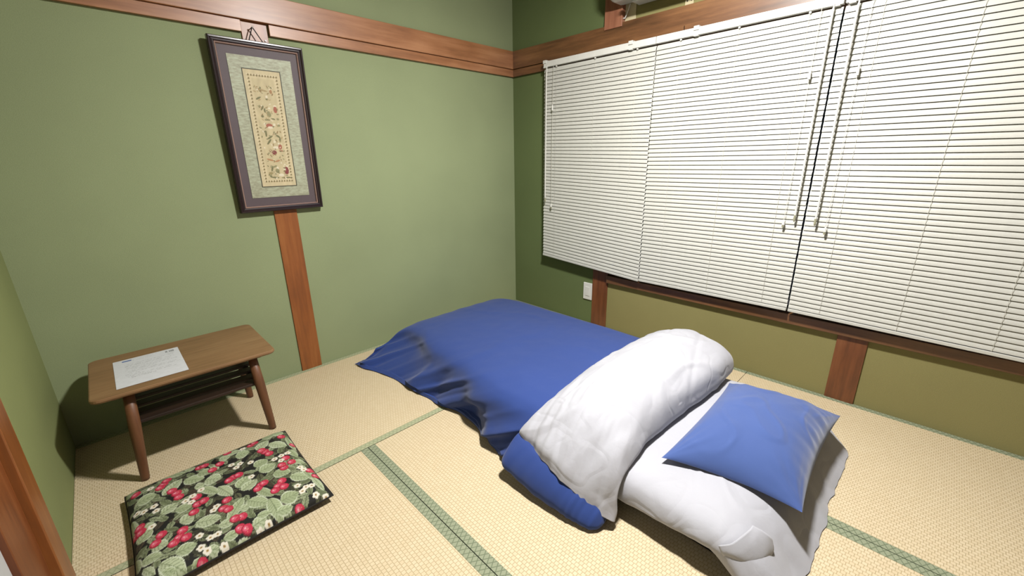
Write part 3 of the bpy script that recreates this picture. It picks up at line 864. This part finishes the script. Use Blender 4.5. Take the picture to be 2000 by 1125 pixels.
# ---- mattress: black pad below, fitted white sheet above
matt = thing('futon_mattress', (-.86, -1.25, 0), 'white sheeted futon mattress on a black pad, under the duvet and pillow', 'mattress')
def perim(n, x0, x1, y0, y1, r):
    """points + outward normals around a rounded rectangle, evenly by arc length"""
    P = rrect(x0, x1, y0, y1, r, 10)
    P = np.array(P + [P[0]])
    d = np.r_[0, np.cumsum(np.linalg.norm(np.diff(P, axis=0), axis=1))]
    t = np.linspace(0, d[-1], n, endpoint=False)
    Q = np.stack([np.interp(t, d, P[:, 0]), np.interp(t, d, P[:, 1])], 1)
    T = np.roll(Q, -1, 0) - np.roll(Q, 1, 0)
    T /= np.linalg.norm(T, axis=1, keepdims=True)
    return Q, np.stack([T[:, 1], -T[:, 0]], 1)
n = 420
MX0, MX1, MY0, MY1 = -1.315, -.385, -2.235, -.42
Q, NN = perim(n, MX0, MX1, MY0, MY1, .085)
MH = .152
prof = [(.45, MH + .004), (.30, MH + .004), (.2, MH + .003), (.14, MH + .001), (.10, MH - .001), (.07, MH - .004), (.045, MH - .010), (.026, MH - .020), (.013, MH - .033), (.004, MH - .050), (0, .091), (.001, .084), (.006, .080), (.022, .079)]
rows = []
ctr = np.array([(MX0 + MX1) / 2, (MY0 + MY1) / 2])
for j, (d, z) in enumerate(prof):
    row = []
    for i in range(n):
        q, nn = Q[i], NN[i]
        front = max(0.0, min(1.0, (-2.10 - q[1]) / .09))          # front end of the mattress
        right = max(0.0, min(1.0, (q[0] + .50) / .1))
        foot = max(0.0, min(1.0, (q[1] + 1.5) / .4))
        down = max(front, right)
        k = max(0.0, (j - 9) / 4)                                  # 0 at the shoulder .. 1 at the hem
        zz, dd = z, d
        if j >= 10:
            zz = z * (1 - down) + down * ((MH - .068) * (1 - k) + .004 * k if j > 10 else z)
            dd = d * (1 - down) + down * (-.020 * k * front - .004 * k)
        if d > .075:      # shrink inner rings towards the middle line
            x, y = q + (-nn) * .075
            k2 = (d - .075) / .40
            tx, ty = ctr[0], max(MY0 + .46, min(MY1 - .46, y))
            x, y = x + (tx - x) * k2, y + (ty - y) * k2
        else:
            x, y = q - nn * dd
        # narrower and lower where hidden under the duvet
        hid = max(0.0, min(1.0, (y + 1.72) / .35))
        if x < -1.0:
            x += .075 * hid * min(1, (-1.0 - x) / .2)
        zz *= 1 - .12 * hid
        if j >= 9:
            zz -= .020 * (1 - down) * (1 - max(0.0, min(1.0, (-1.80 - y) / .25))) * min(1, (j - 8) / 2)
        w = 0.0
        if j >= 5:
            ang = i / n * 60
            amp = .0055 * min(1, (j - 4) / 5) * (1 + .9 * front)
            w = amp * (nz(ang, j * .18, 1.3) + .6 * nz(ang * 2.3, j * .25, 7))
            x += nn[0] * w; y += nn[1] * w
        if 0 < j < 10:
            zz += .0030 * nz(x * 7, y * 7, 2) + .0045 * max(0, ridge(x * 3 + y * 2.2, y * 4 - x * 3, 5) - .78) * 4
        y += .095 * max(0.0, min(1.0, (-1.93 - y) / .24)) * max(0.0, min(1.0, zz / .14))      # the front end slopes out to the floor
        row.append((x, y, max(zz, .0035)))
    rows.append(row)
V = [p for r in rows for p in r]
F = grid_faces(len(prof), n, True)
F.append(tuple(range(n))[::-1])
sheet = mesh_obj('fitted_sheet', V, F, M_SHEET, matt, True)
pad = MB().box(-1.250, MX1 - .05, MY0 + .085, MY1 - .02, .001, .085, .02)
pad.build('black_pad', M_BLACK, matt, True)

# corner tuck of the sheet
tuck = [[(-1.316, -2.08, .115), (-1.318, -2.09, .100), (-1.312, -2.100, .086), (-1.296, -2.108, .072)],
        [(-1.300, -2.105, .130), (-1.306, -2.122, .108), (-1.292, -2.145, .086), (-1.268, -2.152, .072)],
        [(-1.268, -2.120, .143), (-1.272, -2.144, .120), (-1.262, -2.168, .094), (-1.240, -2.178, .078)],
        [(-1.240, -2.128, .148), (-1.238, -2.152, .132), (-1.228, -2.174, .110), (-1.208, -2.186, .092)],
        [(-1.220, -2.130, .149), (-1.212, -2.150, .142), (-1.204, -2.166, .132), (-1.196, -2.176, .120)]]
cloth_obj('sheet_tuck', net_surface(tuck, 24, 20), M_SHEET, matt, False, .002)

# ---- duvet
duv = thing('duvet', (-.87, -.95, 0), 'blue duvet spread over the futon with its white lining folded back near the pillow', 'duvet')
net = []
#  per station: y of the row, left floor x, shoulder x/z, top heights, right
ST = [(-.155, -1.44, -1.435, .012, .012, .012, -.30),
      (-.185, -1.440, -1.30, .080, .120, .110, -.29),
      (-.235, -1.436, -1.235, .140, .175, .165, -.285),
      (-.310, -1.408, -1.205, .172, .202, .190, -.28),
      (-.450, -1.378, -1.215, .182, .214, .200, -.275),
      (-.620, -1.368, -1.262, .178, .218, .203, -.275),
      (-.800, -1.358, -1.282, .180, .221, .205, -.28),
      (-.950, -1.328, -1.300, .184, .224, .206, -.285),
      (-1.100, -1.342, -1.330, .188, .226, .208, -.29),
      (-1.250, -1.378, -1.345, .184, .226, .209, -.30),
      (-1.400, -1.392, -1.330, .178, .222, .208, -.31),
      (-1.560, -1.360, -1.300, .165, .205, .200, -.34),
      (-1.700, -1.300, -1.250, .160, .185, .180, -.38)]
for (y, xf, xs_, zs_, zt, zr, xr) in ST:
    yy = y
    net.append([(xf, yy - .0, .006), (xf * .75 + xs_ * .25 - .006, yy, .035 if zs_ > .03 else .008), (xs_ - .012, yy, zs_ * .68), (xs_ + .035, yy, zs_ + (zt - zs_) * .35), (xs_ + .13, yy, zt * .985),
                (-.95, yy, zt), (-.70, yy, zt - .002), (-.50, yy, zr + .002), (-.41, yy, zr - .012), (xr - .045, yy, zr * .70), (xr - .012, yy, zr * .3), (xr, yy, .006)])
# the left foot corner is drawn out into a flat ear
nu, nv = 230, 230
G = net_surface(net, nu, nv)
NV = -grid_normals(G)
if NV[nu // 2, nv // 2, 2] < 0:
    NV = -NV
D = np.zeros((nu, nv))
for i in range(nu):
    for j in range(nv):
        x, y, z = G[i, j]
        side = max(0.0, min(1.0, (.200 - z) / .12))
        left = max(0.0, min(1.0, (-1.13 - x) / .15))
        foot = max(0.0, min(1.0, (y + .42) / .18))
        # soft creases on top
        d = .0035 * nz(x * 4.5, y * 4.5, 1) + .0035 * max(0, ridge(x * 2.2 + y * 1.0, y * 2.0 - x * .8, 4) - .72) * 2
        d += .0016 * nz(x * 15, y * 15, 9)
        if left > 0:
            s = y * 1.0 + z * 1.7      # slanted gathers down the left side
            g1 = nz(s * 11, z * 2.5 + x * 2, 2.0) * .020 + nz(s * 24, z * 3, 6.0) * .0045
            g1 -= .020 * math.exp(-((y + .80 + (z - .1) * .5) / .055) ** 2) * side
            g1 -= .026 * math.exp(-((y + 1.02 - (z - .1) * .6) / .075) ** 2) * side * (1 if z > .03 else .4)
            g1 += .012 * math.exp(-((y + 1.20 - (z - .1) * .3) / .04) ** 2) * side
            g1 += .010 * math.exp(-((y + .62 + z * .4) / .03) ** 2) * side
            g1 += .016 * (max(0.0, ridge(s * 6 + x, z * 2.0 + 4, 2.5) - .45) - .15) * 2.0
            d += g1 * left * (.12 + .88 * side) * (1 if z > .02 else .35)
        if foot > 0:
            d += .006 * nz(x * 16, z * 5, 3.3) * foot * side
        D[i, j] = d
G = G + NV * D[..., None]
G[..., 2] = np.maximum(G[..., 2], .0045)
cloth_obj('blue_cover', G, M_BLUE, duv, True)

# ear of the cover at the left foot corner
# ---- folded-back part, white lining outside
def st(x, zb, zc, yb=-1.385, yf=-1.785, zf=.168, dxf=0.0):
    """cross-section from the back border over the crest to the tuck under at the front"""
    h = zc - zb
    return [(x, yb, zb + .003), (x, yb - .018, zb + .020), (x, yb - .07, zb + h * .62), (x, yb - .15, zb + h * .93), (x, yb - .235, zc), (x + dxf * .3, yb - .31, zc - .018),
            (x + dxf * .6, yf + .022, zf + (zc - zf) * .62), (x + dxf * .85, yf, zf + (zc - zf) * .28), (x + dxf, yf + .004, zf + .006), (x + dxf, yf + .05, zf - .008)]
W = [st(-.350, .180, .200, -1.45, -1.74, .170), st(-.352, .19, .245, -1.42, -1.765, .170), st(-.372, .205, .283, -1.40, -1.785, .168), st(-.43, .214, .312, -1.385, -1.795, .166), st(-.52, .216, .328, -1.378, -1.800, .165), st(-.68, .216, .334, -1.370, -1.798, .165),
     st(-.85, .212, .336, -1.368, -1.785, .165), st(-1.02, .210, .330, -1.372, -1.770, .165), st(-1.16, .205, .310, -1.385, -1.768, .162), st(-1.26, .190, .272, -1.392, -1.778, .148), st(-1.325, .165, .222, -1.388, -1.785, .118, -.005),
     [(-1.352, -1.385, .146), (-1.362, -1.41, .152), (-1.372, -1.46, .158), (-1.385, -1.53, .165), (-1.392, -1.60, .155), (-1.392, -1.66, .135), (-1.385, -1.73, .105), (-1.372, -1.775, .075), (-1.355, -1.795, .058), (-1.335, -1.775, .05)],
     [(-1.358, -1.383, .132), (-1.372, -1.42, .130), (-1.388, -1.48, .125), (-1.400, -1.54, .120), (-1.410, -1.60, .108), (-1.412, -1.655, .094), (-1.404, -1.715, .068), (-1.390, -1.765, .045), (-1.372, -1.797, .030), (-1.350, -1.785, .026)]]
nu, nv = 260, 170
G = net_surface(W, nu, nv)
NV = grid_normals(G)
if NV[nu // 2, nv // 2, 2] < 0:
    NV = -NV
D = np.zeros((nu, nv))
for i in range(nu):
    for j in range(nv):
        x, y, z = G[i, j]
        lf = max(0.0, min(1.0, (-1.05 - x) / .25))
        rt = max(0.0, min(1.0, (x + .55) / .15))
        b = j / (nv - 1)
        d = .006 * nz(x * 6, y * 6, 11) + .0030 * nz(x * 18, y * 14, 2)
        d += .0090 * (max(0, ridge(x * 3.2 + y * 2.0, y * 3.0 - x * 1.4, 8) - .70)) * 2
        d -= .005 * max(0, ridge(x * 2.0 - y * 4.2, y * 1.8, 21) - .80) * 3
        # fold creases of a pressed sheet
        d -= .003 * math.exp(-((x + .93 + (y + 1.6) * .12) / .008) ** 2) * (b < .75)
        d += .0028 * math.exp(-((y + 1.52 + (x + .9) * .10) / .009) ** 2) * (-1.25 < x < -.55)
        # gathers running down the left drape
        d += lf * (.010 * nz(y * 17 + x * 6, x * 3.2, 5) + .005 * nz(y * 46 - x * 8, x * 4, 6)) * min(1, b * 5)
        d += rt * .010 * nz(y * 12, z * 12, 4) * math.sin(math.pi * min(1, max(0, b)))
        D[i, j] = d
G = G + NV * D[..., None]
G[..., 2] = np.maximum(G[..., 2], .012)
cloth_obj('white_lining', G, M_SHEET, duv, False, .003)

# ---- blue edge of the duvet hanging out at the left under the white lining
def sec(y, pts, dy=0.0):
    return [(x, y + dy * k / (len(pts) - 1), z) for k, (x, z) in enumerate(pts)]
E = [[(-1.385, -1.375, .088)] * 9,
     sec(-1.378, [(-1.352, .132), (-1.380, .126), (-1.420, .102), (-1.447, .074), (-1.450, .056), (-1.430, .047), (-1.400, .054), (-1.365, .075), (-1.352, .120)]),
     sec(-1.440, [(-1.360, .132), (-1.395, .124), (-1.438, .095), (-1.462, .062), (-1.460, .038), (-1.432, .026), (-1.395, .030), (-1.360, .056), (-1.352, .112)]),
     sec(-1.540, [(-1.372, .124), (-1.405, .118), (-1.442, .087), (-1.462, .050), (-1.458, .022), (-1.430, .010), (-1.395, .012), (-1.362, .036), (-1.356, .100)]),
     sec(-1.640, [(-1.380, .104), (-1.408, .098), (-1.440, .072), (-1.457, .040), (-1.452, .014), (-1.428, .005), (-1.395, .006), (-1.366, .026), (-1.362, .082)]),
     sec(-1.720, [(-1.372, .082), (-1.398, .078), (-1.428, .056), (-1.445, .030), (-1.441, .010), (-1.418, .004), (-1.390, .005), (-1.364, .018), (-1.358, .062)]),
     sec(-1.762, [(-1.368, .062), (-1.388, .060), (-1.412, .044), (-1.428, .024), (-1.424, .008), (-1.405, .004), (-1.384, .005), (-1.362, .014), (-1.358, .046)]),
     [(-1.392, -1.778, .025)] * 9]
G = net_surface(E, 110, 90)
NV = grid_normals(G)
cen = np.array([-1.40, 0, .06])
sgn = np.sign(((G - cen) * NV)[20:90, :, [0, 2]].sum())
NV *= sgn if sgn else 1
for i in range(110):
    for j in range(90):
        x, y, z = G[i, j]
        e = min(1, i / 10, (109 - i) / 10)
        g = (.0042 * nz(y * 22 + x * 10, z * 8, 3) + .006 * nz(y * 55 + z * 10, x * 5, 4) * max(0, min(1, (-1.6 - y) / .08))) * e
        G[i, j] += NV[i, j] * g
G[..., 2] = np.maximum(G[..., 2], .003)
cloth_obj('blue_edge', G, M_BLUE, duv, sgn < 0)

# ================================================================= PILLOW
pil = thing('pillow', (-.85, -2.03, .155), 'plump blue pillow lying on the white sheet at the head of the futon', 'pillow')
PC = {(-1, -1): (-1.078, -2.214, .150), (1, -1): (-.470, -2.206, .163), (1, 1): (-.565, -1.838, .196), (-1, 1): (-1.172, -1.842, .176)}
def pillow_half(n, up):
    a = np.linspace(-1, 1, n)
    # denser towards the seams
    a = np.sign(a) * (1 - (1 - np.abs(a)) ** 1.5)
    S, T = np.meshgrid(a, a, indexing='ij')
    G = np.zeros((n, n, 3))
    for (cs, ct), p in PC.items():
        w = (1 + cs * S) * (1 + ct * T) / 4
        G += w[..., None] * np.array(p)
    cx, cy = G[..., 0].mean(), G[..., 1].mean()
    G[..., 0] += (cx - G[..., 0]) * .085 * (1 - T ** 2) * np.abs(S) ** 2
    G[..., 1] += (cy - G[..., 1]) * .085 * (1 - S ** 2) * np.abs(T) ** 2
    e = np.clip((1 - np.abs(S) ** 2.6) * (1 - np.abs(T) ** 2.6), 0, 1)
    for i in range(n):
        for j in range(n):
            x, y = G[i, j, 0], G[i, j, 1]
            s, t = S[i, j], T[i, j]
            k = e[i, j]
            if up:
                h = .098 * k ** .62
                r = math.hypot(1 - abs(s), 1 - abs(t))
                ang = math.atan2(1 - abs(t), 1 - abs(s))
                h += .006 * nz(ang * 5 + s, r * 2, 3 + (s > 0) * 5 + (t > 0) * 9) * math.exp(-r * 1.3) * min(1, k * 5)
                h += .003 * nz(x * 8, y * 8, 4) * k
                h += .007 * nz(x * 26, y * 5, 8) * max(0, min(1, (-.35 - t) / .5)) * min(1, k * 5)
                h += .008 * nz(y * 30 + x * 8, x * 6, 12) * max(0, min(1, (s - .5) / .4)) * min(1, k * 5)
                h += .006 * max(0, ridge(x * 5 + y * 4, y * 6 - x * 4, 17) - .72) * k * 3
                G[i, j, 2] += h
            else:
                G[i, j, 2] -= min(.035 * k ** .5, max(0.0, G[i, j, 2] - .1575))
    return G
n = 120
G = pillow_half(n, True)
cloth_obj('pillow_case', G, M_BLUE_PILLOW, pil)
G2 = pillow_half(40, False)
cloth_obj('pillow_underside', G2, M_BLUE_PILLOW, pil, True)
